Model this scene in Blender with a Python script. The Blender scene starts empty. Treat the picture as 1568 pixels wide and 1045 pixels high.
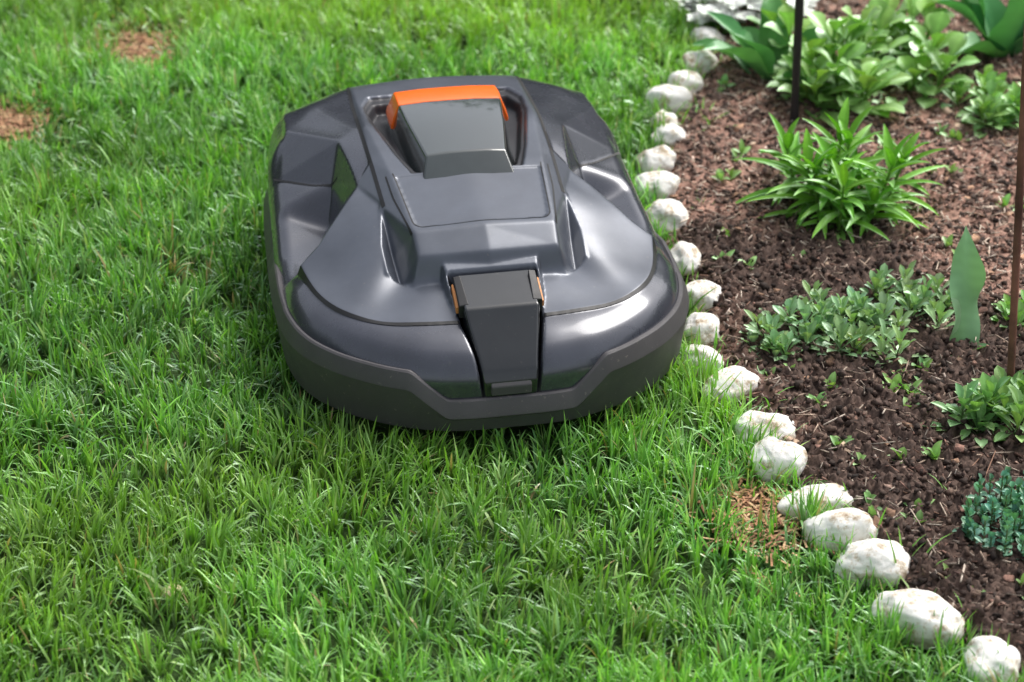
import bpy, math, random
import numpy as np
from mathutils import Vector, noise
from mathutils.geometry import delaunay_2d_cdt
random.seed(5); RNG=np.random.default_rng(7)
SC=bpy.context.scene
def link(o,parent=None):
    SC.collection.objects.link(o)
    if parent is not None: o.parent=parent
    return o
# ---------------------------------------------------------------- materials
def new_mat(name):
    m=bpy.data.materials.new(name); m.use_nodes=True
    nt=m.node_tree; b=nt.nodes['Principled BSDF']
    return m,nt,b
def N(nt,t,**kw):
    n=nt.nodes.new(t)
    for k,v in kw.items():
        if k.startswith('i_'): n.inputs[k[2:].replace('_',' ')].default_value=v
        else: setattr(n,k,v)
    return n
def ramp(nt,stops,src):
    r=nt.nodes.new('ShaderNodeValToRGB')
    el=r.color_ramp.elements
    while len(el)<len(stops): el.new(.5)
    for e,(p,c) in zip(el,stops): e.position=p; e.color=(*c,1) if len(c)==3 else c
    nt.links.new(src,r.inputs[0]); return r
def plastic(name,col,rough,coat=0.0,metal=0.0,bump=0.0,dust=0.15,bscale=900,crough=.12,specks=0.0):
    m,nt,b=new_mat(name)
    tc=N(nt,'ShaderNodeTexCoord')
    n1=N(nt,'ShaderNodeTexNoise',i_Scale=9.0,i_Detail=6.0,i_Roughness=.65); nt.links.new(tc.outputs['Object'],n1.inputs['Vector'])
    r=ramp(nt,[(.35,tuple(c*(1-dust) for c in col)),(.7,tuple(c*(1+dust)+.004*dust for c in col))],n1.outputs[0])
    out=r.outputs[0]
    if specks>0:
        ns=N(nt,'ShaderNodeTexNoise',i_Scale=150.0,i_Detail=3.0,i_Roughness=.6); nt.links.new(tc.outputs['Object'],ns.inputs['Vector'])
        rs=ramp(nt,[(.66,(0,0,0)),(.74,(1,1,1))],ns.outputs[0])
        ml=N(nt,'ShaderNodeMath',operation='MULTIPLY'); ml.inputs[1].default_value=specks; nt.links.new(rs.outputs[0],ml.inputs[0])
        mx=N(nt,'ShaderNodeMixRGB'); nt.links.new(ml.outputs[0],mx.inputs[0]); nt.links.new(out,mx.inputs[1]); mx.inputs[2].default_value=(.30,.27,.22,1); out=mx.outputs[0]
    nt.links.new(out,b.inputs['Base Color'])
    n2=N(nt,'ShaderNodeTexNoise',i_Scale=22.0,i_Detail=8.0,i_Roughness=.7); nt.links.new(tc.outputs['Object'],n2.inputs['Vector'])
    mr=N(nt,'ShaderNodeMapRange'); mr.inputs['From Min'].default_value=.3; mr.inputs['From Max'].default_value=.75
    mr.inputs['To Min'].default_value=max(.03,rough*.85); mr.inputs['To Max'].default_value=rough*1.25
    nt.links.new(n2.outputs[0],mr.inputs['Value']); nt.links.new(mr.outputs[0],b.inputs['Roughness'])
    b.inputs['Metallic'].default_value=metal
    b.inputs['Coat Weight'].default_value=coat; b.inputs['Coat Roughness'].default_value=crough
    if bump>0:
        n3=N(nt,'ShaderNodeTexNoise',i_Scale=float(bscale),i_Detail=2.0); nt.links.new(tc.outputs['Object'],n3.inputs['Vector'])
        bp=N(nt,'ShaderNodeBump',i_Strength=bump,i_Distance=.0006); nt.links.new(n3.outputs[0],bp.inputs['Height']); nt.links.new(bp.outputs[0],b.inputs['Normal'])
    return m
M_hood=plastic('shell_satin_grey',(.082,.092,.115),.36,coat=.35,metal=.35,bump=.10,crough=.20,specks=.12)
M_gloss=plastic('shell_gloss_grey',(.050,.054,.070),.26,coat=.75,metal=.35,crough=.10,specks=.1)
M_bump=plastic('bumper_rubber',(.058,.054,.058),.5,bump=.5,specks=.35)
M_black=plastic('black_plastic',(.008,.008,.009),.5,bump=.3)
M_nose=plastic('gloss_black',(.011,.013,.015),.22,coat=.5,crough=.08,specks=.08)
M_recess=plastic('recess_plastic',(.020,.020,.024),.40,bump=.3)
M_btn=plastic('button_smoked',(.032,.041,.041),.12,coat=1.0,crough=.04)
M_orange=plastic('orange_plastic',(.90,.14,.008),.33,coat=.4,dust=.05)
M_tan=plastic('orange_slot_plastic',(.55,.22,.06),.45,dust=.1)
def attr_leaf(name,rough=.45,trans=.3,spec=.08,tint=(1.3,1.5,.6),gs=.25,gc=(.85,1,.85,1)):
    m,nt,b=new_mat(name); nt.nodes.remove(b)
    a=N(nt,'ShaderNodeAttribute'); a.attribute_name='Col'
    d=N(nt,'ShaderNodeBsdfDiffuse'); nt.links.new(a.outputs['Color'],d.inputs['Color'])
    t=N(nt,'ShaderNodeBsdfTranslucent')
    mx=N(nt,'ShaderNodeMixRGB',blend_type='MULTIPLY'); mx.inputs[0].default_value=1; mx.inputs[2].default_value=(*tint,1)
    nt.links.new(a.outputs['Color'],mx.inputs[1]); nt.links.new(mx.outputs[0],t.inputs['Color'])
    ms=N(nt,'ShaderNodeMixShader'); ms.inputs[0].default_value=trans
    nt.links.new(d.outputs[0],ms.inputs[1]); nt.links.new(t.outputs[0],ms.inputs[2])
    g=N(nt,'ShaderNodeBsdfGlossy'); g.inputs['Roughness'].default_value=rough; g.inputs['Color'].default_value=gc
    fr=N(nt,'ShaderNodeLayerWeight'); fr.inputs['Blend'].default_value=.2
    mm=N(nt,'ShaderNodeMath',operation='MULTIPLY_ADD'); mm.inputs[1].default_value=gs; mm.inputs[2].default_value=spec*.4; nt.links.new(fr.outputs['Fresnel'],mm.inputs[0])
    m2=N(nt,'ShaderNodeMixShader'); nt.links.new(mm.outputs[0],m2.inputs[0]); nt.links.new(ms.outputs[0],m2.inputs[1]); nt.links.new(g.outputs[0],m2.inputs[2])
    nt.links.new(m2.outputs[0],nt.nodes['Material Output'].inputs['Surface'])
    return m
M_grass=attr_leaf('grass_blades',.40,.30,.08,gc=(.85,1,.92,1))
M_leaf=attr_leaf('plant_leaves',.45,.22,.04)
M_petal=attr_leaf('white_petals',.6,.3,.02,(1,1,1))
def attr_rough(name,rough=.85):
    m,nt,b=new_mat(name)
    a=N(nt,'ShaderNodeAttribute'); a.attribute_name='Col'
    tc=N(nt,'ShaderNodeTexCoord'); n=N(nt,'ShaderNodeTexNoise',i_Scale=260.0,i_Detail=4.0); nt.links.new(tc.outputs['Object'],n.inputs['Vector'])
    r=ramp(nt,[(.3,(.5,.5,.5)),(.7,(1.3,1.3,1.3))],n.outputs[0])
    mx=N(nt,'ShaderNodeMixRGB',blend_type='MULTIPLY'); mx.inputs[0].default_value=1
    nt.links.new(a.outputs['Color'],mx.inputs[1]); nt.links.new(r.outputs[0],mx.inputs[2]); nt.links.new(mx.outputs[0],b.inputs['Base Color'])
    b.inputs['Roughness'].default_value=rough; b.inputs['Specular IOR Level'].default_value=.3
    bp=N(nt,'ShaderNodeBump',i_Strength=.6,i_Distance=.001); nt.links.new(n.outputs[0],bp.inputs['Height']); nt.links.new(bp.outputs[0],b.inputs['Normal'])
    return m
M_chip=attr_rough('mulch_chips')
# ---------------------------------------------------------------- numpy helpers
class VNoise:
    def __init__(s,seed): s.t=np.random.default_rng(seed).random((256,256))
    def __call__(s,x,y):
        xi=np.floor(x).astype(int);yi=np.floor(y).astype(int);fx=x-xi;fy=y-yi
        fx=fx*fx*(3-2*fx);fy=fy*fy*(3-2*fy);a=xi&255;b=yi&255;c=(xi+1)&255;d=(yi+1)&255
        return (s.t[a,b]*(1-fx)+s.t[c,b]*fx)*(1-fy)+(s.t[a,d]*(1-fx)+s.t[c,d]*fx)*fy
def fbm(seed,x,y,f,o=4,g=.5):
    r=0;a=1;t=0
    for k in range(o):
        r=r+a*VNoise(seed+k)(x*f*1.0+13.7*k,y*f+5.1*k);t+=a;a*=g;f*=2.03
    return r/t
def fast_mesh(name,V,faces_list,col=None,smooth=True):
    me=bpy.data.meshes.new(name)
    me.vertices.add(len(V)); me.vertices.foreach_set('co',np.asarray(V,dtype=np.float32).ravel())
    loops=np.concatenate([f.ravel() for f in faces_list]).astype(np.int32)
    cnt=np.concatenate([np.full(len(f),f.shape[1]) for f in faces_list])
    st=np.concatenate([[0],np.cumsum(cnt)[:-1]]).astype(np.int32)
    me.loops.add(len(loops)); me.loops.foreach_set('vertex_index',loops)
    me.polygons.add(len(cnt)); me.polygons.foreach_set('loop_start',st)
    me.update(calc_edges=True); me.validate()
    if smooth: me.shade_smooth()
    if col is not None:
        a=me.color_attributes.new('Col','FLOAT_COLOR','POINT')
        c=np.ones((len(V),4),dtype=np.float32); c[:,:3]=col
        a.data.foreach_set('color',c.ravel())
    return me
# ---------------------------------------------------------------- border line of the bed (x as function of y)
BY=np.array([.0,.8,1.2,1.5,1.75,1.9,1.98,2.05,2.12,2.23,2.30,2.37,2.45,2.53,2.64,2.72,2.79,2.89,3.02,3.15,3.26,3.35,3.47,3.60,3.74,3.88,4.02,4.2,4.4,4.7,5.2,6.0,8.0])
BX=np.array([4.,2.5,1.6,1.1,.80,.68,.61,.547,.490,.444,.412,.390,.352,.334,.299,.270,.266,.268,.256,.238,.230,.236,.262,.290,.338,.369,.399,.44,.50,.60,.78,1.1,1.9])
def xb(y): return np.interp(y,BY,BX)
# ---------------------------------------------------------------- ground sheet
def ground():
    m,nt,b=new_mat('lawn_soil')
    tc=N(nt,'ShaderNodeTexCoord')
    n=N(nt,'ShaderNodeTexNoise',i_Scale=14.0,i_Detail=10.0,i_Roughness=.7); nt.links.new(tc.outputs['Object'],n.inputs['Vector'])
    r=ramp(nt,[(.3,(.02,.05,.008)),(.55,(.045,.10,.014)),(.8,(.08,.16,.025))],n.outputs[0])
    nt.links.new(r.outputs[0],b.inputs['Base Color']); b.inputs['Roughness'].default_value=.9
    n2=N(nt,'ShaderNodeTexNoise',i_Scale=90.0,i_Detail=6.0); nt.links.new(tc.outputs['Object'],n2.inputs['Vector'])
    bp=N(nt,'ShaderNodeBump',i_Strength=1.0,i_Distance=.02); nt.links.new(n2.outputs[0],bp.inputs['Height']); nt.links.new(bp.outputs[0],b.inputs['Normal'])
    me=bpy.data.meshes.new('lawn_ground'); S=150
    me.from_pydata([(-S,-S,0),(S,-S,0),(S,S,0),(-S,S,0)],[],[(0,1,2,3)]); me.materials.append(m)
    link(bpy.data.objects.new('lawn_ground',me))
ground()
# ---------------------------------------------------------------- garden bed
def redness(x,y): return np.clip((fbm(60,x,y,4,3)-.45)*3.5+(y-2.68)*1.3,0,1)
def bed_h(x,y):
    s=np.clip((x-xb(y)),-.05,10)
    edge=np.clip((s+.01)/.06,0,1)
    clod=(1-redness(x,y))
    return .004+edge*(.010+.022*fbm(20,x,y,5,3)+.018*fbm(30,x,y,28,4,.62)+(.008+.020*clod)*np.abs(fbm(50,x,y,70,4,.65)-.5)*2)
def bed():
    ny=800; ys=np.concatenate([np.linspace(.2,1.95,40)[:-1],np.linspace(1.95,4.45,ny),np.linspace(4.45,8,60)[1:]])
    ss=np.concatenate([np.linspace(0,.85,260),np.linspace(.85,4,60)[1:]])
    S,Y=np.meshgrid(ss,ys); X=xb(Y)+S-.012
    Z=bed_h(X,Y)
    V=np.stack([X,Y,Z],-1).reshape(-1,3); w=len(ss);h=len(ys)
    i=(np.arange(h-1)[:,None]*w+np.arange(w-1)[None,:]).ravel()
    F=np.stack([i,i+1,i+w+1,i+w],-1)
    x=V[:,0];y=V[:,1]
    red=redness(x,y)[:,None]
    fine=fbm(70,x,y,90,4,.75)[:,None]
    dark=np.array([.090,.058,.045]); rd=np.array([.30,.175,.130])
    col=(dark*(1-red)+rd*red)*(.10+1.8*fine)
    me=fast_mesh('garden_bed_soil',V,[F],col); me.materials.append(M_chip)
    link(bpy.data.objects.new('garden_bed_soil',me))
    def boxes(n,lr,wr,tr,pal,jit,up=.0005,tilt=.3,roll=.5,redw=1):
        y=RNG.uniform(1.9,4.6,n); s=RNG.uniform(-.005,1,n)*.95; x=xb(y)+s
        k=RNG.random(n)<(redness(x,y)*redw+(1-redw)+.35); x=x[k];y=y[k];n=len(x)
        L=RNG.uniform(*lr,n)*RNG.uniform(.4,1,n); W=RNG.uniform(*wr,n); T=RNG.uniform(*tr,n)
        a=RNG.uniform(0,2*np.pi,n); p=RNG.normal(0,tilt,n); q=RNG.normal(0,roll,n)
        ex=np.stack([np.cos(a)*np.cos(p),np.sin(a)*np.cos(p),np.sin(p)],-1)
        ey0=np.stack([-np.sin(a),np.cos(a),0*a],-1); ez0=np.cross(ex,ey0)
        ey=ey0*np.cos(q)[:,None]+ez0*np.sin(q)[:,None]; ez=np.cross(ex,ey)
        c=np.stack([x,y,bed_h(x,y)+up+np.abs(np.sin(p))*L*.3],-1)
        sg=np.array([[-1,-1,-1],[1,-1,-1],[1,1,-1],[-1,1,-1],[-1,-1,1],[1,-1,1],[1,1,1],[-1,1,1]])*.5
        def J(): return 1+RNG.normal(0,jit,(n,8,1))
        V=c[:,None,:]+ sg[None,:,0:1]*L[:,None,None]*ex[:,None,:]*J()+sg[None,:,1:2]*W[:,None,None]*ey[:,None,:]*J()*(1-.5*(sg[None,:,0:1]>0)*RNG.random((n,1,1)))+sg[None,:,2:3]*T[:,None,None]*ez[:,None,:]*J()
        f=np.array([[0,3,2,1],[4,5,6,7],[0,1,5,4],[1,2,6,5],[2,3,7,6],[3,0,4,7]])
        F=(np.arange(n)[:,None,None]*8+f[None]).reshape(-1,4)
        pal=np.array(pal); C=pal[RNG.integers(0,len(pal),n)]*RNG.uniform(.45,1.4,(n,1))
        C=C*(.6+.4*redness(x,y))[:,None]
        return V.reshape(-1,3),F,np.repeat(C,8,0)
    parts=[boxes(30000,(.004,.015),(.0012,.004),(.0006,.0018),[(.36,.205,.15),(.30,.17,.13),(.46,.31,.24),(.22,.125,.095),(.34,.19,.14),(.62,.50,.42),(.12,.07,.058)],.3),
           boxes(6500,(.010,.034),(.0009,.0022),(.001,.0018),[(.66,.53,.42),(.72,.61,.50),(.50,.37,.28)],.2,.003,.22,.5,.6),
           boxes(1000,(.010,.020),(.007,.013),(.0008,.0015),[(.42,.25,.16),(.54,.39,.28),(.36,.20,.15)],.3,.003,.3,.5,.3),
           boxes(19000,(.003,.012),(.003,.010),(.003,.009),[(.12,.078,.062),(.15,.098,.078),(.22,.145,.11),(.065,.045,.036)],.35,redw=0)]
    off=0;VV=[];FF=[];CC=[]
    for v,f,c in parts: VV.append(v);FF.append(f+off);CC.append(c);off+=len(v)
    me=fast_mesh('mulch_chips',np.concatenate(VV),[np.concatenate(FF)],np.concatenate(CC),smooth=False); me.materials.append(M_chip)
    link(bpy.data.objects.new('mulch_chips',me))
bed()
# ---------------------------------------------------------------- border stones
def stone_mat():
    m,nt,b=new_mat('weathered_white_stone')
    tc=N(nt,'ShaderNodeTexCoord'); oi=N(nt,'ShaderNodeObjectInfo')
    mp=N(nt,'ShaderNodeVectorMath',operation='ADD'); sc=N(nt,'ShaderNodeVectorMath',operation='SCALE'); 
    cmb=N(nt,'ShaderNodeCombineXYZ')
    for k in range(3): nt.links.new(oi.outputs['Random'],cmb.inputs[k])
    nt.links.new(cmb.outputs[0],sc.inputs[0]); sc.inputs['Scale'].default_value=17
    nt.links.new(tc.outputs['Object'],mp.inputs[0]); nt.links.new(sc.outputs[0],mp.inputs[1])
    n=N(nt,'ShaderNodeTexNoise',i_Scale=42.0,i_Detail=9.0,i_Roughness=.75); nt.links.new(mp.outputs[0],n.inputs['Vector'])
    r=ramp(nt,[(.35,(.28,.20,.12)),(.43,(.60,.52,.41)),(.49,(.82,.80,.75)),(.75,(.88,.87,.85))],n.outputs[0])
    n2=N(nt,'ShaderNodeTexNoise',i_Scale=20.0,i_Detail=8.0,i_Roughness=.85); nt.links.new(mp.outputs[0],n2.inputs['Vector'])
    r2=ramp(nt,[(.54,(0,0,0)),(.65,(1,1,1))],n2.outputs[0])
    sx=N(nt,'ShaderNodeSeparateXYZ'); nt.links.new(tc.outputs['Object'],sx.inputs[0])
    mr=N(nt,'ShaderNodeMapRange'); mr.inputs['From Min'].default_value=.006; mr.inputs['From Max'].default_value=-.016
    nt.links.new(sx.outputs[2],mr.inputs['Value'])
    ad=N(nt,'ShaderNodeMath',operation='MAXIMUM'); nt.links.new(r2.outputs[0],ad.inputs[0]); nt.links.new(mr.outputs[0],ad.inputs[1])
    ad2=N(nt,'ShaderNodeMath',operation='MULTIPLY'); ad2.inputs[1].default_value=.6; nt.links.new(ad.outputs[0],ad2.inputs[0])
    mx=N(nt,'ShaderNodeMixRGB'); nt.links.new(ad2.outputs[0],mx.inputs[0]); nt.links.new(r.outputs[0],mx.inputs[1]); mx.inputs[2].default_value=(.36,.27,.14,1)
    nt.links.new(mx.outputs[0],b.inputs['Base Color']); b.inputs['Roughness'].default_value=.7
    bp=N(nt,'ShaderNodeBump',i_Strength=.6,i_Distance=.003); nt.links.new(n.outputs[0],bp.inputs['Height']); nt.links.new(bp.outputs[0],b.inputs['Normal'])
    return m
M_stone=stone_mat()
STONES=[(.552,2.035,.034,.034,10),(.482,2.118,.050,.034,-30),(.442,2.235,.046,.032,-20),(.412,2.302,.045,.028,-10),(.392,2.37,.045,.025,5),(.349,2.455,.035,.032,-15),(.336,2.535,.041,.028,0),(.389,2.585,.012,.010,0),
(.303,2.65,.040,.027,25),(.270,2.722,.031,.022,-10),(.274,2.80,.028,.027,20),(.280,2.895,.028,.032,80),(.264,3.02,.026,.040,5),(.245,3.155,.034,.031,-15),(.236,3.262,.034,.031,-20),(.241,3.352,.032,.027,5),(.267,3.46,.030,.025,10),(.262,3.52,.024,.022,40),(.279,3.60,.040,.034,0),(.304,3.665,.033,.028,20),(.341,3.755,.031,.033,-20),(.362,3.88,.028,.032,40),(.392,4.02,.030,.026,0),
(.43,4.12,.03,.03,0),(.46,4.24,.03,.03,30),(.51,4.38,.034,.03,0),(.62,1.955,.04,.034,-30),(.70,1.86,.042,.034,-40),(.79,1.76,.04,.032,-30)]
from mathutils import Matrix
import bmesh
for k,(x,y,rx,ry,rot) in enumerate(STONES):
    bm=bmesh.new(); bmesh.ops.create_icosphere(bm,subdivisions=5,radius=1)
    rnd=random.Random(k*7+1); off=Vector((rnd.random()*50,rnd.random()*50,rnd.random()*50))
    rz=min(rx,ry)*rnd.uniform(.88,1.05)
    for v in bm.verts:
        p=v.co.copy()
        d=1.02+.22*(noise.noise(p*.9+off))+.12*noise.noise(p*1.9+off)-.05*abs(noise.noise(p*3.5+off))+.02*noise.noise(p*8+off)+.007*noise.noise(p*25+off)
        p=Vector([math.copysign(abs(c)**.9,c) for c in p])*d
        v.co=Vector((p.x*rx,p.y*ry,p.z*rz))
    me=bpy.data.meshes.new('white_border_stone'); bm.to_mesh(me); bm.free(); me.shade_smooth(); me.materials.append(M_stone)
    o=link(bpy.data.objects.new('white_border_stone',me)); o.location=(x,y,rz*.66+.006); o.rotation_euler=(rnd.uniform(-.2,.2),rnd.uniform(-.2,.2),math.radians(rot))
# ---------------------------------------------------------------- mower
AX,AY,PHI=-.003,2.517,math.radians(10.13)
mower=link(bpy.data.objects.new('robotic_lawn_mower',None)); mower.location=(AX,AY,0); mower.rotation_euler=(0,0,PHI)
OH=[(0,-12),(60,-11),(110,-2),(150,14),(190,40),(225,72),(255,115),(273,170),(280,240),(279,330),(274,450),(269,560),(261,640),(245,680),(210,698),(150,707),(80,711),(0,712)]
full=OH+[(-u,v) for u,v in OH[-2:0:-1]]
def catmull(P,n=24):
    P=np.array(P,float);K=len(P);o=[]
    for i in range(K):
        a,b,c,d=P[i-1],P[i],P[(i+1)%K],P[(i+2)%K]
        for t in np.arange(n)/n: o.append(.5*((2*b)+(-a+c)*t+(2*a-5*b+4*c-d)*t*t+(-a+3*b-3*c+d)*t**3))
    return np.array(o)
def resample(P,n):
    Q=np.vstack([P,P[:1]]);s=np.concatenate([[0],np.cumsum(np.linalg.norm(np.diff(Q,axis=0),axis=1))]);t=np.linspace(0,s[-1],n+1)[:-1]
    return np.stack([np.interp(t,s,Q[:,0]),np.interp(t,s,Q[:,1])],-1)
NT=900
OUT=resample(catmull(full),NT)
tan=np.roll(OUT,-1,0)-np.roll(OUT,1,0); tan/=np.linalg.norm(tan,axis=1)[:,None]
NRM=np.stack([tan[:,1],-tan[:,0]],-1)
if np.mean(np.sum(NRM*(OUT-[0,350]),1))<0: NRM=-NRM
def open_catmull(P,n=6):
    P=[P[0]]+list(P)+[P[-1]];o=[]
    for i in range(1,len(P)-2):
        a,b,c,d=[np.array(q,float) for q in P[i-1:i+3]]
        for t in np.arange(n)/n: o.append(tuple(.5*((2*b)+(-a+c)*t+(2*a-5*b+4*c-d)*t*t+(-a+3*b-3*c+d)*t**3)))
    o.append(tuple(P[-2])); return o
SEAM=open_catmull([(55,60),(110,66),(162,82),(206,117),(234,172),(252,250)],4)
CP=[(0,-30,.135),(0,22,.163),(0,60,.179),(0,138,.195),(0,152,.230),(0,192,.250),(0,352,.268),(0,700,.250),(0,735,.235),
(104,150,.192),(96,160,.226),(98,194,.245),(110,352,.262),(125,500,.266),(127,661,.254),(120,705,.240),
(120,163,.178),(124,215,.195),(130,290,.240),(131,400,.256),(140,500,.258),(140,660,.247),
(154,370,.235),(222,268,.200),(252,250,.176),(0,61,.179),(0,62,.179),(0,63,.179),(0,64,.179),(138,172,.201),
(60,-30,.134),(115,-22,.134),(160,0,.134),(205,30,.134),(245,68,.136),(280,110,.138),(298,175,.140),(300,250,.142),(300,330,.142),(298,450,.155),(298,560,.165),(290,660,.165),(270,710,.18),(200,730,.2),(130,735,.215),
(60,22,.165),(115,29,.165),(165,50,.164),(210,86,.164),(243,140,.163),(264,200,.160),
(168,492,.247),(238,590,.223),(183,446,.200),(258,520,.180),(194,408,.150),(228,290,.146),(262,440,.165),(266,330,.151),(265,250,.152),
(190,640,.243),(235,665,.218),(150,690,.238),(256,600,.190),(139,225,.218)]
CE=[(3,9),(4,10),(5,11),(9,10),(10,11),(11,12),(12,13),(13,14),(14,15),(9,16),(16,17),(17,18),(18,19),(19,20),(20,21),(24,23),(23,22),(22,51),(51,52),(52,61),(53,54),(51,53),(53,55),(22,55),(55,56),(56,23),(56,59),(59,24),(54,57),(57,58),(58,59),(55,57),(1,45),(45,46),(46,47),(47,48),(48,49),(49,50),(50,59),(52,54),(52,63),(29,64),(64,18)]
CE+=[(i,i+1) for i in range(30,44)]+[(0,30),(44,8)]
sb=len(CP)
for (a,b) in SEAM[:-1]: CP.append((a,b,.1765 if a<120 else .1745))
CE+=[(i,i+1) for i in range(sb,len(CP)-1)]+[(len(CP)-1,24),(2,sb)]
vo,eo,fo,ov,_,_=delaunay_2d_cdt([Vector((p[0],p[1])) for p in CP],CE,[],0,1e-4)
zs=[]
for k,o in enumerate(ov):
    if o: zs.append(CP[o[0]][2])
    else:
        p=vo[k]; i=min(range(len(CP)),key=lambda j:(CP[j][0]-p.x)**2+(CP[j][1]-p.y)**2); zs.append(CP[i][2])
ST=1.5
ug=np.arange(0,304,ST); vg=np.arange(-36,740,ST); U,Vv=np.meshgrid(ug,vg); Z=np.full(U.shape,np.nan)
for f in fo:
    a,b,c=[np.array(vo[i]) for i in f]; za,zb,zc=[zs[i] for i in f]
    D=(b[1]-c[1])*(a[0]-c[0])+(c[0]-b[0])*(a[1]-c[1])
    if abs(D)<1e-9: continue
    l1=((b[1]-c[1])*(U-c[0])+(c[0]-b[0])*(Vv-c[1]))/D; l2=((c[1]-a[1])*(U-c[0])+(a[0]-c[0])*(Vv-c[1]))/D; l3=1-l1-l2
    m=(l1>=-1e-6)&(l2>=-1e-6)&(l3>=-1e-6); Z[m]=(l1*za+l2*zb+l3*zc)[m]
Z[np.isnan(Z)]=.14
def inpoly(x,y,P):
    P=np.array(P,float); r=np.zeros(x.shape,bool); j=len(P)-1
    for i in range(len(P)):
        xi,yi=P[i];xj,yj=P[j]
        c=((yi>y)!=(yj>y))&(x<(xj-xi)*(y-yi)/((yj-yi) if yj!=yi else 1e-9)+xi); r^=c; j=i
    return r
def blur(Z,sg):
    k=int(4*sg/ST)+1; w=np.exp(-.5*(np.arange(-k,k+1)*ST/sg)**2); w/=w.sum()
    Zp=np.pad(Z,((k,k),(k,k)),mode='reflect')
    Zp=sum(w[i]*Zp[i:i+Z.shape[0],:] for i in range(2*k+1))
    return sum(w[i]*Zp[:,i:i+Z.shape[1]] for i in range(2*k+1))
def region_smooth(Z,M,sg):
    Mf=M.astype(float); den=np.maximum(blur(Mf,sg),1e-4)
    B=lambda A: blur(A*Mf,sg)/den
    S=B(Z); 
    for _ in range(2): S=S+B(Z-S)
    return np.where(M,S,Z)
HOODP=[(-5,60)]+SEAM+[(222,268),(154,370),(130,400),(133,500),(133,700),(120,720),(-5,740)]
hoodR=inpoly(U,Vv,[(-5,60)]+SEAM+[(222,268),(154,370),(131,300),(139,225),(138,172),(121,162),(106,147),(-5,137)])
bandR=(Vv<256)&~inpoly(U,Vv,HOODP)
spR=inpoly(U,Vv,[(-5,196),(97,196),(110,352),(125,500),(127,661),(126,740),(-5,740)])
fT=inpoly(U,Vv,[(133,400),(154,372),(168,492),(238,590),(235,665),(230,740),(128,740),(131,500)])
fO=inpoly(U,Vv,[(238,590),(235,665),(230,740),(304,740),(304,520),(258,520)])
sd_=inpoly(U,Vv,[(183,446),(258,520),(304,520),(304,256),(264,256),(228,290),(194,410)])
for M,sg in ((hoodR,22),(bandR,16),(spR,12),(fT,14),(fO,12),(sd_,10)): Z=region_smooth(Z,M,sg)
Z=.88*Z+.12*blur(Z,6)
sur=(Vv<160)&(Vv>58)&(U<np.interp(Vv,[58,100,160],[54,62,68]))
pl=np.interp(Vv,[58,90,148,160],[.176,.192,.216,.216])
Z=np.where(sur,np.maximum(Z,pl),Z)
chan=(Vv<136)&(U<np.interp(Vv,[-30,0,60,136],[37,41,53,60]))
Z=np.where(chan,Z-.030,Z)
RP=[(-5,350),(70,353),(84,400),(108,520),(112,560),(100,596),(-5,606)]
rec=inpoly(U,Vv,RP); Z=np.where(rec,Z-.022,Z)
RP2=[(-5,338),(79,342),(94,400),(117,520),(120,580),(106,618),(-5,628)]
rec2=inpoly(U,Vv,RP2)&~rec; Z=np.where(rec2,Z-.006,Z)
HP=[(-5,204),(84,206),(92,216),(103,336),(-5,336)]
Z=np.where(inpoly(U,Vv,HP),Z-.0022,Z)
Z=blur(Z,1.7)
def Hs(u,v):
    x=np.clip(np.abs(u)/ST,0,len(ug)-1.001); y=np.clip((v+36)/ST,0,len(vg)-1.001); i=x.astype(int);j=y.astype(int);fx=x-i;fy=y-j
    return (Z[j,i]*(1-fx)+Z[j,i+1]*fx)*(1-fy)+(Z[j+1,i]*(1-fx)+Z[j+1,i+1]*fx)*fy
C0=np.array([0.,350.]); rel=OUT-C0; dn=np.sum(rel*NRM,1)
R=26.
rings=[]
nr=230
for s in np.linspace(.003,1,nr):
    sc=s*(1-R/dn); p=C0+rel*sc[:,None]; rings.append(np.column_stack([p,Hs(p[:,0],p[:,1])]))
for a in np.linspace(0,math.pi/2,14)[1:]:
    d=R*(1-math.sin(a)); sc=1-d/dn; p=C0+rel*sc[:,None]
    rings.append(np.column_stack([p,Hs(p[:,0],p[:,1])-R/1000*(1-math.cos(a))]))
for zz in (.10,.075): 
    q=rings[-1].copy(); q[:,2]=np.minimum(q[:,2]-.002,zz); rings.append(q)
V=np.concatenate(rings); V[:,:2]/=1000
nR=len(rings)
i=(np.arange(nR-1)[:,None]*NT+np.arange(NT)[None,:]); j=(np.arange(nR-1)[:,None]*NT+(np.arange(NT)[None,:]+1)%NT)
F=np.stack([i,i+NT,j+NT,j],-1).reshape(-1,4)
V=np.vstack([V,[[0,.35,float(Hs(np.array([0.]),np.array([350.]))[0])]]]); cidx=len(V)-1
T=np.stack([np.full(NT,cidx),np.arange(NT),(np.arange(NT)+1)%NT],-1)
me=fast_mesh('body_shell',V,[F,T])
fc=V[F].mean(1)*1000; fu=np.abs(fc[:,0]);fv=fc[:,1]
mi=np.where(inpoly(fu,fv,HOODP),0,1)
mi=np.where(inpoly(fu,fv,RP2)|((fv<136)&(fu<np.interp(fv,[-30,0,60,136],[38,42,54,61]))),2,mi)
for m in (M_hood,M_gloss,M_recess): me.materials.append(m)
me.polygons.foreach_set('material_index',np.concatenate([mi,np.full(NT,0)]).astype(np.int32))
link(bpy.data.objects.new('body_shell',me),mower)
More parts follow.
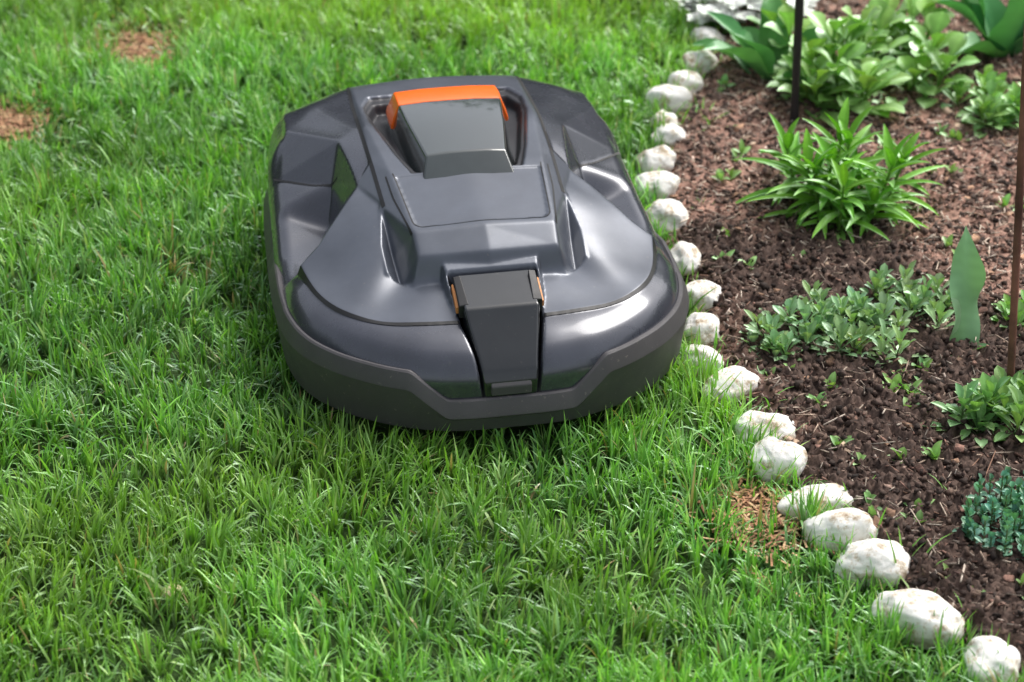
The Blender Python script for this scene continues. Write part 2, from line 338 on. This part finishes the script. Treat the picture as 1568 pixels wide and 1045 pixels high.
def ribbon(name,pts,w,mat,dz=.0006,mirror=True,it=6):
    P=np.array(pts,float); s=np.concatenate([[0],np.cumsum(np.linalg.norm(np.diff(P,axis=0),axis=1))]); t=np.linspace(0,s[-1],max(4,int(s[-1]/3)))
    Q=np.stack([np.interp(t,s,P[:,0]),np.interp(t,s,P[:,1])],-1)
    for _ in range(it): Q[1:-1]=.25*Q[:-2]+.5*Q[1:-1]+.25*Q[2:]
    tg=np.gradient(Q,axis=0); tg/=np.linalg.norm(tg,axis=1)[:,None]; nn=np.stack([-tg[:,1],tg[:,0]],-1)
    VV=[];FF=[];off=0
    for sg in ((1,-1) if mirror else (1,)):
        ws=[-.5,0,.5]; rows=[]
        for a in ws:
            q=Q+nn*w*a; rows.append(np.column_stack([q[:,0]*sg,q[:,1],Hs(q[:,0],q[:,1])*1000+dz*1000]))
        n=len(Q); v=np.concatenate(rows)/1000
        for r in range(2):
            k=np.arange(n-1)+r*n
            f=np.stack([k,k+1,k+n+1,k+n],-1)+off
            FF.append(f if sg<0 else f[:,::-1])
        VV.append(v); off+=len(v)
    me=fast_mesh(name,np.concatenate(VV),[np.concatenate(FF)]); me.materials.append(mat)
    return link(bpy.data.objects.new(name,me),mower)
ribbon('hood_seam',SEAM,4.6,M_black,.0010)
ribbon('hood_side_seam',[(252,252),(223,269)],2.4,M_black)
ribbon('spine_seam',[(127,285),(131,400),(134,500),(134,600),(131,690)],5.0,M_black)
ribbon('fender_seam',[(176,441),(205,462),(262,522)],3.0,M_black)
ribbon('hatch_seam',[(106,345),(104,330),(95,214),(88,205),(0,203)],1.8,M_black,.0004)
ribbon('gully_seam',[(100,196),(113,290),(116,345)],2.2,M_black,.0005)
def bumper():
    u=np.abs(OUT[:,0]); v=OUT[:,1]
    zt=np.interp(u,[0,84,130,190,300],[.106,.106,.146,.147,.147])
    zt=np.where(v>160,.147,zt); zt=np.where(v>300,np.interp(v,[300,420,800],[.147,.12,.115]),zt)
    k=np.exp(-.5*(np.arange(-6,7)/1.4)**2);k/=k.sum(); zt=np.convolve(np.concatenate([zt[-6:],zt,zt[:6]]),k,'valid')
    pro=np.where(v<200,np.interp(u,[0,84,130,300],[6,6,3,3]),2)
    sec=[(-30,lambda z:.056+0*z),(-8,lambda z:.051+0*z),(-2,lambda z:.055+0*z),(0,lambda z:.063+0*z),(4,lambda z:.5*(z+.045)),(8,lambda z:z-.0265),(7.4,lambda z:z-.0240),(-1.0,lambda z:z-.0055),(-3.5,lambda z:z-.0035),(-6.5,lambda z:z-.0035),(-11,lambda z:z-.008)]
    rows=[]
    for o,fz in sec:
        q=OUT+NRM*(o+pro)[:,None]
        rows.append(np.column_stack([q/1000,fz(zt)]))
    Vb=np.concatenate(rows); nR=len(rows)
    i=(np.arange(nR-1)[:,None]*NT+np.arange(NT)[None,:]); j=(np.arange(nR-1)[:,None]*NT+(np.arange(NT)[None,:]+1)%NT)
    Fb=np.stack([i,j,j+NT,i+NT],-1).reshape(-1,4)
    me=fast_mesh('bumper',Vb,[Fb]); me.set_sharp_from_angle(angle=math.radians(14)); me.materials.append(M_bump)
    link(bpy.data.objects.new('bumper',me),mower)
    p=C0+rel*.92; me=bpy.data.meshes.new('under_tray'); me.from_pydata([(a/1000,b/1000,.058) for a,b in p],[],[tuple(range(NT))]); me.materials.append(M_black)
    link(bpy.data.objects.new('under_tray',me),mower)
bumper()
def loft(name,sts,mat,bevel=.003,cap=True):
    n=len(sts[0]);Vl=[];Fl=[]
    for s in sts: Vl+=s
    for a in range(len(sts)-1):
        for k in range(n-1): Fl.append((a*n+k,a*n+k+1,(a+1)*n+k+1,(a+1)*n+k))
    if cap: Fl.append(tuple(range(n))[::-1]); Fl.append(tuple((len(sts)-1)*n+k for k in range(n)))
    me=bpy.data.meshes.new(name); me.from_pydata(Vl,[],Fl)
    bm=bmesh.new(); bm.from_mesh(me); bmesh.ops.recalc_face_normals(bm,faces=bm.faces); bm.to_mesh(me); bm.free()
    me.shade_smooth(); me.set_sharp_from_angle(angle=math.radians(50)); me.materials.append(mat)
    o=link(bpy.data.objects.new(name,me),mower)
    if bevel:
        b=o.modifiers.new('b','BEVEL'); b.width=bevel; b.segments=3; b.limit_method='ANGLE'; b.angle_limit=math.radians(18); b.harden_normals=False
        w=o.modifiers.new('w','WEIGHTED_NORMAL'); w.keep_sharp=False
    return o
def nsec(v,z,hw,t=.035): return [(-hw/1000,v/1000,z-t),(-hw/1000,v/1000,z),(hw/1000,v/1000,z),(hw/1000,v/1000,z-t)]
loft('charging_nose',[nsec(130,.2105,52),nsec(58,.1975,50.5),nsec(38,.177,46.5),nsec(12,.155,41),nsec(-6,.137,37.5),nsec(-13,.122,35.5)],M_nose,.004)
loft('nose_lip',[nsec(-2,.1350,28,.012),nsec(-16,.1180,27,.012)],M_bump,.002)
for sg in (-1,1):
    def pl(u0,u1,v0,v1,z0,z1,t): return [[(sg*u0/1000,v0/1000,z0-t),(sg*u0/1000,v0/1000,z0),(sg*u1/1000,v0/1000,z0-.002),(sg*u1/1000,v0/1000,z0-t)],[(sg*(u0-3)/1000,v1/1000,z1-t),(sg*(u0-3)/1000,v1/1000,z1),(sg*(u1)/1000,v1/1000,z1-.002),(sg*(u1)/1000,v1/1000,z1-t)]]
    loft('sensor_plate',pl(46,56,120,66,.215,.200,.02),M_black,.0015)
    loft('orange_slot',pl(57,59.3,112,72,.207,.194,.010),M_tan,.0005)
def bsec(v,hb,ht,z,dv=0,base=.241): return [(-hb/1000,(v-dv)/1000,base),(-(hb+.0)/1000,(v-dv)/1000,base+.006),(-ht/1000,v/1000,z-.001),(-ht*.5/1000,v/1000,z+.0015),(0,v/1000,z+.002),(ht*.5/1000,v/1000,z+.0015),(ht/1000,v/1000,z-.001),(hb/1000,(v-dv)/1000,base+.006),(hb/1000,(v-dv)/1000,base)]
loft('stop_button',[bsec(320,68,66,.257),bsec(352,72,57,.283),bsec(430,80,68,.291),bsec(500,87,75,.294),bsec(545,88,76,.291),bsec(562,83,72,.270)],M_btn,.003)
loft('stop_button_orange_band',[bsec(502,87.4,75.6,.2949,0,.256),bsec(530,88.6,76.5,.2953,0,.256),bsec(556,88,76,.2915,0,.256),bsec(570,85,74,.276,0,.256)],M_orange,.0022)
def wheel(u,v,r,w):
    bm=bmesh.new(); bmesh.ops.create_cone(bm,cap_ends=True,segments=48,radius1=r,radius2=r,depth=w)
    me=bpy.data.meshes.new('wheel'); bm.to_mesh(me); bm.free(); me.materials.append(M_black)
    o=link(bpy.data.objects.new('wheel',me),mower); o.location=(u,v,r); o.rotation_euler=(0,math.pi/2,0)
    b=o.modifiers.new('b','BEVEL'); b.width=.008;b.segments=3
for s in (-1,1): wheel(s*.215,.50,.085,.05); wheel(s*.15,.13,.04,.035)
# ---------------------------------------------------------------- grass
def grass():
    def sample(n,x0,x1,y0,y1): return RNG.uniform(x0,x1,n),RNG.uniform(y0,y1,n)
    XS=[];YS=[]
    x,y=sample(200000,-1.15,.75,1.85,4.45); XS.append(x);YS.append(y)
    x,y=sample(36000,-2.6,1.2,1.0,5.8); k=~((x>-1.15)&(x<.75)&(y>1.85)&(y<4.45)); XS.append(x[k]);YS.append(y[k])
    x=np.concatenate(XS);y=np.concatenate(YS)
    cx=np.floor(x/.03);cy=np.floor(y/.03)
    h1=VNoise(201).t[(cx.astype(int))&255,(cy.astype(int))&255];h2=VNoise(202).t[(cx.astype(int))&255,(cy.astype(int))&255]
    x=x+((cx+h1)*.03-x)*.35;y=y+((cy+h2)*.03-y)*.35
    inner=(x>-1.15)&(x<.75)&(y>1.85)&(y<4.45)
    d=xb(y)-x
    keep=d>.0+RNG.uniform(-.02,.02,len(x))
    dx=x-AX;dy=y-AY;u=(dx*math.cos(PHI)+dy*math.sin(PHI))*1000;v=(-dx*math.sin(PHI)+dy*math.cos(PHI))*1000
    foot=C0+rel*.96
    keep&=~inpoly(u,v,foot[::8])
    bare=np.zeros(len(x))
    for bx,by,br in [(-.69,3.86,.07),(-.88,3.53,.06),(.318,2.36,.04),(-.49,3.0,.03)]:
        bare=np.maximum(bare,np.exp(-((x-bx)**2/(br*br)+(y-by)**2/(br*br*1.6))))
    keep&=RNG.random(len(x))>bare*.80
    dens=fbm(100,x,y,9,3); keep&=RNG.random(len(x))<np.clip(.45+1.8*(dens-.25),.25,1)
    near=np.exp(-np.maximum(0,-v-5)**2/(50.**2))*(v<30)*(np.abs(u)<290)
    x=x[keep];y=y[keep];inner=inner[keep];d=d[keep];bare=bare[keep];h1=h1[keep];h2=h2[keep];near=near[keep]
    n=len(x)
    hn=fbm(110,x,y,5,3); cl=fbm(120,x,y,16,2)
    L=.026+.032*RNG.random(n)**1.2+.038*(hn-.4)+.045*(cl-.5)+.022*(h1-.4)
    tall=RNG.random(n)<.07; L=np.where(tall,L*1.45,L); L=np.where(~inner,L*1.1,L); L*=(1-.5*bare)*(1+.22*near)
    L=np.clip(L,.014,.09)
    W=RNG.uniform(.0018,.0043,n); W=np.where(~inner,W*1.8,W)
    az=2*np.pi*(fbm(130,x,y,9,2)*2.2)+(h2-.5)*4+RNG.normal(0,1.1,n)
    lean=np.clip(RNG.gamma(2.2,.29,n),.03,1.4)
    tw=az+np.pi/2+RNG.normal(0,.6,n)
    ts=np.array([0,.3,.62,.85,1.0]); wp=np.array([.8,1,.85,.5,0])
    ld=np.stack([np.cos(az),np.sin(az)],-1); wd=np.stack([np.cos(tw),np.sin(tw),RNG.normal(0,.2,n)],-1)
    lev=len(ts)
    P=np.zeros((n,lev*2-1,3),np.float32)
    ang=RNG.normal(0,.12,n)[:,None]+lean[:,None]*.25+lean[:,None]*1.35*ts[None,:]
    seg=np.diff(ts)
    hx=np.zeros((n,lev));hz=np.zeros((n,lev))
    for k in range(1,lev):
        am=.5*(ang[:,k]+ang[:,k-1]); hx[:,k]=hx[:,k-1]+np.sin(am)*seg[k-1]*L; hz[:,k]=hz[:,k-1]+np.cos(am)*seg[k-1]*L
    hz=np.maximum(hz,.002)
    for k in range(lev):
        c=np.stack([x+ld[:,0]*hx[:,k],y+ld[:,1]*hx[:,k],hz[:,k]],-1)
        if k<lev-1:
            o=wd*(W*wp[k]*.5)[:,None]; P[:,2*k]=c-o; P[:,2*k+1]=c+o
        else: P[:,2*k]=c
    nv=lev*2-1; b=np.arange(n)[:,None]*nv
    q=np.concatenate([b+np.array([[2*k,2*k+1,2*k+3,2*k+2]]) for k in range(lev-2)])
    t=b+np.array([[2*(lev-2),2*(lev-2)+1,2*(lev-1)]])
    pal=np.array([(.145,.34,.050),(.19,.43,.062),(.10,.27,.055),(.30,.55,.15),(.22,.42,.15),(.42,.58,.20)])
    pr=np.array([.24,.24,.20,.17,.10,.05]); ci=RNG.choice(len(pal),n,p=pr)
    C=pal[ci]*RNG.uniform(.70,1.30,(n,1))*(.80+.40*h2[:,None])
    yl=np.clip((fbm(140,x,y,2.2,3)-.42)*2.4+np.clip((y-3.2)*.4,0,.5),0,1)[:,None]; C=C*(1-yl*.5)+np.array([.36,.52,.06])*yl*.5
    dk=fbm(150,x,y,3.2,3)[:,None]; C=C*(.55+.92*dk)
    dry=(RNG.random(n)<(.015+.5*bare)); C[dry]=np.array([.48,.36,.17])*RNG.uniform(.6,1.1,(dry.sum(),1))
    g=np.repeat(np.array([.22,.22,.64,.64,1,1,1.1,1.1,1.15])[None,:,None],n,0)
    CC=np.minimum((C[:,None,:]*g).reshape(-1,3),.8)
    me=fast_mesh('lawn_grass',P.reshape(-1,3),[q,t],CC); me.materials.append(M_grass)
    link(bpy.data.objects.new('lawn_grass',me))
    m=2600;px=[];py=[]
    for bx,by,br in [(-.69,3.86,.065),(-.88,3.53,.055),(.318,2.36,.05)]:
        px.append(RNG.normal(bx,br*.7,m//3));py.append(RNG.normal(by,br*.9,m//3))
    px=np.concatenate(px);py=np.concatenate(py);k=len(px);a=RNG.uniform(0,6.28,k);l=RNG.uniform(.008,.025,k);z=RNG.uniform(.006,.022,k);w=.0014
    e=np.stack([np.cos(a),np.sin(a),RNG.normal(0,.2,k)],-1)*l[:,None]*.5;s=np.stack([-np.sin(a),np.cos(a),0*a],-1)*w;c=np.stack([px,py,z],-1)
    P=np.stack([c-e-s,c+e-s,c+e+s,c-e+s],1).reshape(-1,3);F=np.arange(k*4).reshape(-1,4)
    col=np.repeat(np.array([(.45,.24,.13),(.54,.36,.20),(.30,.15,.09)])[RNG.integers(0,3,k)],4,0)
    me=fast_mesh('dead_grass_thatch',P,[F],col,False);me.materials.append(M_chip);link(bpy.data.objects.new('dead_grass_thatch',me))
grass()
# ---------------------------------------------------------------- plants
class Plant:
    def __init__(s,name,loc,mat=None): s.n=name;s.loc=loc;s.V=[];s.F=[];s.C=[];s.mat=mat or M_leaf
    def leaf(s,base,az,el,L,W,curl=.8,fold=.25,prof='lance',col=(.1,.2,.05),wave=0,mid=1.25,roll=0,n=9):
        m=5;prof_f={'lance':lambda t:math.sin(math.pi*min(1,t*.96+.04)**.75)**.8,'spoon':lambda t:.18+.82*math.exp(-((t-.70)/.26)**2) if t<.98 else .35,'oval':lambda t:math.sin(math.pi*min(1,.05+.95*t))**.7,'tulip':lambda t:(.75+.25*math.sin(math.pi*t))*(1-t**5),'blade':lambda t:(.35+.65*math.sin(math.pi*min(1,t*1.0)**.9)**.6)*(1-t**7)}[prof]
        p=Vector(base);b0=len(s.V);e=el;ph=random.random()*6
        for i in range(n):
            t=i/(n-1); d=Vector((math.cos(az)*math.cos(e),math.sin(az)*math.cos(e),math.sin(e)))
            side=Vector((-math.sin(az),math.cos(az),0)); up=side.cross(d)*-1
            side=side*math.cos(roll)+up*math.sin(roll); up=side.cross(d)*-1
            w=W*.5*max(.0,prof_f(t)) 
            if i==n-1: w*=.12
            for j in range(m):
                k=(j-(m-1)/2)/((m-1)/2)
                q=p+side*(w*k*(1+ (.18*wave*math.sin(t*17+ph+k) if abs(k)==1 else 0)))+up*(abs(k)**1.3*w*fold*2+wave*w*math.sin(t*9+ph)*k*abs(k))
                s.V.append(tuple(q))
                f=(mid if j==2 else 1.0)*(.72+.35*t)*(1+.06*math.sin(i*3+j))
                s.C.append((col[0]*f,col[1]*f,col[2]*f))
            p=p+d*(L/(n-1)); e-=curl*(L and 1)/(n-1)*(.4+1.2*t)
        for i in range(n-1):
            for j in range(m-1):
                a=b0+i*m+j; s.F.append((a,a+1,a+m+1,a+m))
    def stem(s,a,b,r,col):
        a=Vector(a);b=Vector(b);d=(b-a).normalized();x=d.orthogonal().normalized();y=d.cross(x);k0=len(s.V)
        for p,rr in ((a,r),((a+b)/2,r*.85),(b,r*.6)):
            for k in range(6):
                t=k/6*6.2832; s.V.append(tuple(p+(x*math.cos(t)+y*math.sin(t))*rr)); s.C.append(col)
        for l in range(2):
            for k in range(6): s.F.append((k0+l*6+k,k0+l*6+(k+1)%6,k0+l*6+6+(k+1)%6,k0+l*6+6+k))
    def done(s):
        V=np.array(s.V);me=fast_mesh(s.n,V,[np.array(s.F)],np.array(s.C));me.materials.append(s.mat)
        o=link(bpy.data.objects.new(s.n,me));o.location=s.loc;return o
def vary(c,a=.18):
    f=random.uniform(1-a,1+a);return (c[0]*f*random.uniform(.9,1.1),c[1]*f,c[2]*f*random.uniform(.85,1.15))
R_=random.uniform
P=Plant('lily_plant',(.515,3.17,.015))
for k in range(14):
    a=k/14*6.28+R_(-.3,.3);r=R_(.02,.085);bx,by=math.cos(a)*r,math.sin(a)*r*.95
    H=R_(.045,.125);tx,ty=bx*1.5,by*1.4
    P.stem((bx,by,0),(tx,ty,H),.003,(.14,.28,.05))
    nl=random.randint(14,19)
    for i in range(nl):
        t=i/(nl-1);z=H*(.15+.85*t);az=i*2.4+a;el=.05+1.0*t*t+R_(-.15,.15)
        P.leaf((bx+(tx-bx)*t,by+(ty-by)*t,z),az,el,R_(.08,.125)*(1-.4*t*t),R_(.013,.018),R_(.5,1.1)*(1-.4*t),.28,'lance',vary((.18,.43,.045)))
P.done()
P=Plant('broad_leaf_perennial',(.615,3.68,.015))
for k in range(24):
    a=R_(0,6.28);r=.13*math.sqrt(random.random());bx,by=math.cos(a)*r,math.sin(a)*r*1.25;H=R_(.02,.09)*(1.3-r*4)+.02
    P.stem((bx,by,0),(bx*1.2,by*1.2,H),.003,(.13,.26,.05))
    for i in range(12):
        t=i/11;P.leaf((bx*(1+.2*t),by*(1+.2*t),H*t),i*2.4+a,.15+1.0*t+R_(-.15,.15),R_(.08,.112)*(1-.35*t),R_(.033,.044),R_(.5,1.0),.14,'spoon',vary((.23,.42,.10)),wave=.15)
P.done()
def tulip(name,loc,n,L,W,col,els=(.5,1.3),azs=None):
    P=Plant(name,loc)
    for i in range(n):
        az=(azs[i] if azs else i*2.2+R_(-.4,.4))
        P.leaf((math.cos(az)*.012,math.sin(az)*.012,0),az,R_(*els),L*R_(.75,1.1),W*R_(.8,1.15),R_(.5,1.2),.35,'tulip',vary(col,.1),wave=.35,mid=1.05,n=14)
    return P.done()
tulip('tulip_foliage',(.47,3.68,.015),8,.18,.055,(.10,.28,.10),(.5,1.3),[2.6,-2.6,-1.2,.2,1.6,3.3,2.0,2.9])
tulip('tulip_foliage',(.90,3.80,.015),8,.21,.065,(.10,.29,.11),(.6,1.35))
tulip('tulip_foliage',(.80,4.25,.015),6,.2,.055,(.10,.29,.11))
P=Plant('tulip_leaf_plant',(.642,2.74,.015))
P.leaf((0,0,.0),math.radians(95),1.32,.195,.050,.12,.12,'blade',(.24,.46,.24),wave=.55,mid=1.1,roll=.15,n=24)
P.leaf((.0,0,.0),math.radians(-30),.9,.05,.02,.4,.3,'tulip',(.18,.36,.18)); P.done()
def mat_plant(name,loc,clumps,rad,col,L=(.03,.045),W=(.009,.013),H=.03,per=13,prof='spoon',ell=1.0):
    P=Plant(name,loc)
    for k in range(clumps):
        a=R_(0,6.28);r=math.sqrt(random.random());bx,by=math.cos(a)*r*rad,math.sin(a)*r*rad*ell;h=H*R_(.3,1.1)
        P.stem((bx*.9,by*.9,0),(bx,by,h),.0015,(.14,.18,.08)); c=vary(col,.2)
        for i in range(per):
            t=i/(per-1);P.leaf((bx,by,h*(.3+.7*t)),i*2.4+a,.1+1.2*t+R_(-.2,.2),R_(*L)*(1-.3*t),R_(*W),R_(.2,.8),.2,prof,vary(c,.1),n=7)
    return P.done()
GG=(.25,.39,.19)
mat_plant('grey_green_perennial',(.485,2.77,.018),42,.130,GG,L=(.03,.05),W=(.010,.014),H=.045,ell=.66)
mat_plant('grey_green_perennial',(.385,2.76,.018),14,.05,GG,L=(.03,.05),W=(.010,.014),H=.035)
mat_plant('grey_green_perennial',(.58,2.86,.018),14,.06,GG,L=(.03,.05),W=(.010,.014),H=.05)
mat_plant('oval_leaf_perennial',(.655,2.54,.018),14,.055,(.21,.38,.13),L=(.045,.065),W=(.013,.019),H=.05)
mat_plant('oval_leaf_perennial',(.85,3.54,.018),26,.09,(.23,.43,.12),L=(.04,.055),W=(.016,.022),H=.055)
mat_plant('oval_leaf_perennial',(.76,2.83,.018),12,.06,(.20,.38,.10),L=(.035,.05),W=(.012,.016),H=.03)
mat_plant('oval_leaf_perennial',(.90,3.15,.018),14,.07,(.20,.38,.10),L=(.035,.05),W=(.012,.016),H=.04)
mat_plant('blue_green_columbine',(.625,2.29,.018),90,.068,(.13,.32,.21),L=(.010,.018),W=(.008,.012),H=.06,per=9,prof='oval')
for (x,y,n_) in [(.50,2.70,5),(.545,2.645,8),(.53,2.60,5),(.445,2.98,2),(.32,3.10,3),(.33,2.98,2),(.57,2.47,2),(.46,2.35,2),(.70,3.3,3),(.72,3.65,3),(.66,3.02,2),(.38,3.62,2),(.42,2.50,2),(.55,2.2,3),(.63,2.15,3),(.60,3.42,2),(.80,3.2,3),(.40,3.35,2),(.48,2.45,2),(.60,2.68,3),(.38,2.68,2),(.52,2.33,2),(.34,3.3,2),(.75,3.45,3),(.44,2.62,2)]:
    mat_plant('seedling',(x,y,.020),n_,.030,(.25,.43,.14),L=(.020,.036),W=(.009,.014),H=.016,per=6,prof='oval')
def tuft(loc,n,L,spread,col=(.19,.42,.07)):
    P=Plant('grass_tuft',loc)
    for i in range(n): P.leaf((R_(-spread,spread),R_(-spread,spread),0),R_(0,6.28),R_(.5,1.4),L*R_(.6,1.2),.0035,R_(.4,1.4),.2,'lance',vary(col),n=6)
    P.done()
for (x,y,n_,L) in [(.33,3.51,14,.07),(.31,2.66,12,.05),(.36,2.60,10,.05),(.45,2.30,10,.07),(.49,2.22,10,.07),(.43,2.37,8,.05),(.52,2.12,10,.07),(.30,2.76,10,.05),(.57,2.36,6,.06),(.36,3.74,12,.06),(.29,3.2,8,.04),(.31,3.56,10,.05)]: tuft((x,y,.01),n_,L,.02)
P=Plant('dry_stems',(.56,2.30,.02))
for i in range(16):
    a=R_(0,6.28);x,y=R_(-.07,.05),R_(-.1,.12);l=R_(.04,.10);P.stem((x,y,R_(.0,.01)),(x+math.cos(a)*l,y+math.sin(a)*l,R_(.005,.04)),.0011,(.42,.24,.17))
for (x,y,l,a) in [(.22,1.02,.10,-.6),(-.02,.28,.05,-.9),(.10,.62,.06,.4),(.0,.9,.07,1.1)]:
    P.stem((x,y,.012),(x+math.cos(a)*l,y+math.sin(a)*l,.018),.0022,(.62,.48,.35))
P.done()
P=Plant('white_flower_clump',(.44,3.93,.015),M_petal)
for k in range(90):
    a=R_(0,6.28);r=math.sqrt(random.random());bx,by=math.cos(a)*r*.12,math.sin(a)*r*.08+.03;z=R_(.03,.07)
    P.stem((bx*.7,by*.7,0),(bx,by,z),.0012,(.08,.2,.05))
    for i in range(5): P.leaf((bx,by,z),i*1.2566+a,R_(.1,.5),.024,.020,.4,.1,'oval',(.85,.85,.83),mid=1,n=5)
for k in range(60):
    a=R_(0,6.28);r=math.sqrt(random.random());P.leaf((math.cos(a)*r*.12,math.sin(a)*r*.09+.03,.005),R_(0,6.28),R_(.2,1.1),.045,.012,.6,.2,'lance',vary((.12,.28,.08)))
P.done()
def stake(name,base,top,r,mat,seg=10):
    bm=bmesh.new();a=Vector(base);b=Vector(top);d=(b-a).normalized();x=d.orthogonal().normalized();y=d.cross(x);n=90;rings=[]
    for i in range(n+1):
        t=i/n;p=a+(b-a)*t
        rr=r*(1+.12*noise.noise(Vector((t*40,base[0]*9,1))))
        rings.append([bm.verts.new(p+(x*math.cos(k/seg*6.2832)+y*math.sin(k/seg*6.2832))*rr) for k in range(seg)])
    for i in range(n):
        for k in range(seg): bm.faces.new((rings[i][k],rings[i][(k+1)%seg],rings[i+1][(k+1)%seg],rings[i+1][k]))
    bm.faces.new(rings[-1]); me=bpy.data.meshes.new(name);bm.to_mesh(me);bm.free();me.shade_smooth();me.materials.append(mat);return link(bpy.data.objects.new(name,me))
M_stk=plastic('black_stake',(.016,.014,.016),.5,bump=.4,bscale=200)
m_rust=plastic('rusty_iron',(.18,.075,.05),.75,bump=.9,dust=.6,bscale=300,specks=.4)
stake('black_garden_stake',(.484,3.498,-.03),(.462,3.50,.95),.0075,M_stk)
stake('rusty_garden_stake',(.686,2.61,-.03),(.615,2.60,.95),.0054,m_rust)
for (x,y,r) in [(-.41,2.18,.013),(.325,3.55,.02)]:
    bm=bmesh.new();bmesh.ops.create_icosphere(bm,subdivisions=3,radius=r)
    for v in bm.verts: v.co=v.co*(1+.3*noise.noise(v.co*60+Vector((x,y,0))));v.co.z*=.6
    me=bpy.data.meshes.new('pebble');bm.to_mesh(me);bm.free();me.shade_smooth();mm=plastic('tan_pebble',(.6,.48,.30),.8,bump=.5);me.materials.append(mm);o=link(bpy.data.objects.new('pebble',me));o.location=(x,y,.024 if x<0 else .01)
# ---------------------------------------------------------------- unseen hedges, added outside the frame for dark reflections in the shell
def hedge(x0,x1,y0,y1,h):
    n=14000
    side=RNG.integers(0,5,n); z=RNG.uniform(0,h,n)
    xx=np.where(side==0,x0,np.where(side==1,x1,RNG.uniform(x0,x1,n))); yy=np.where(side==2,y0,np.where(side==3,y1,RNG.uniform(y0,y1,n))); z=np.where(side==4,h,z)
    bumpn=fbm(300,xx*1.0+z,yy+z*1.3,1.3,3)-.5
    c=np.stack([xx+RNG.normal(0,.1,n)+bumpn*.5,yy+RNG.normal(0,.1,n)+bumpn*.5,np.maximum(z+RNG.normal(0,.1,n)+bumpn*1.2,.02)],-1)
    e1=RNG.normal(0,1,(n,3));e1/=np.linalg.norm(e1,axis=1)[:,None];e2=np.cross(e1,RNG.normal(0,1,(n,3)));e2/=np.linalg.norm(e2,axis=1)[:,None];s=RNG.uniform(.04,.10,n)[:,None]
    P=np.stack([c-e1*s,c-e2*s*.5,c+e1*s,c+e2*s*.5],1).reshape(-1,3)
    col=np.repeat(np.array([(.03,.06,.02),(.05,.09,.03),(.07,.11,.035),(.07,.05,.035)])[RNG.integers(0,4,n)],4,0)
    F=np.arange(n*4).reshape(-1,4)
    g=.3;core=np.array([(x0+g,y0+g,0),(x1-g,y0+g,0),(x1-g,y1-g,0),(x0+g,y1-g,0),(x0+g,y0+g,h-g),(x1-g,y0+g,h-g),(x1-g,y1-g,h-g),(x0+g,y1-g,h-g)])
    cf=np.array([[4,5,6,7],[0,1,5,4],[1,2,6,5],[2,3,7,6],[3,0,4,7]])+n*4
    me=fast_mesh('reflection_hedge',np.vstack([P,core]),[F,cf],np.vstack([col,np.tile([[.02,.03,.012]],(8,1))]),False);me.materials.append(M_leaf);link(bpy.data.objects.new('reflection_hedge',me))
hedge(-6,6.5,10.5,11.8,3.8); hedge(-7.0,-5.9,-3,10.2,2.4); hedge(6.4,7.5,-3,10.2,2.4)
# ---------------------------------------------------------------- camera, light
cd=bpy.data.cameras.new('Camera');cam=link(bpy.data.objects.new('Camera',cd));SC.camera=cam
cd.sensor_width=36;cd.lens=78.9;cd.clip_end=600;cam.location=(0,0,1.66);cam.rotation_euler=(math.radians(90-30.5),0,0)
cd.dof.use_dof=True;cd.dof.focus_distance=2.98;cd.dof.aperture_fstop=4.5
az=math.radians(50);el=math.radians(54)
sd=Vector((math.sin(az)*math.cos(el),math.cos(az)*math.cos(el),math.sin(el)))
sl=bpy.data.lights.new('sun','SUN');sl.energy=2.8;sl.angle=math.radians(34);sl.color=(1,.965,.91)
so=link(bpy.data.objects.new('sun',sl));so.rotation_euler=(-sd).to_track_quat('-Z','Y').to_euler()
w=bpy.data.worlds.new('World');SC.world=w;w.use_nodes=True;nt=w.node_tree
sky=nt.nodes.new('ShaderNodeTexSky');sky.sky_type='NISHITA';sky.sun_disc=False;sky.sun_elevation=el;sky.sun_rotation=az;sky.dust_density=4;sky.air_density=1
hs=nt.nodes.new('ShaderNodeHueSaturation');hs.inputs['Saturation'].default_value=.35;hs.inputs['Value'].default_value=1.6
nt.links.new(sky.outputs[0],hs.inputs['Color']);bg=nt.nodes['Background'];nt.links.new(hs.outputs[0],bg.inputs[0]);bg.inputs[1].default_value=.15
SC.view_settings.view_transform='Standard';SC.view_settings.look='None';SC.view_settings.exposure=0
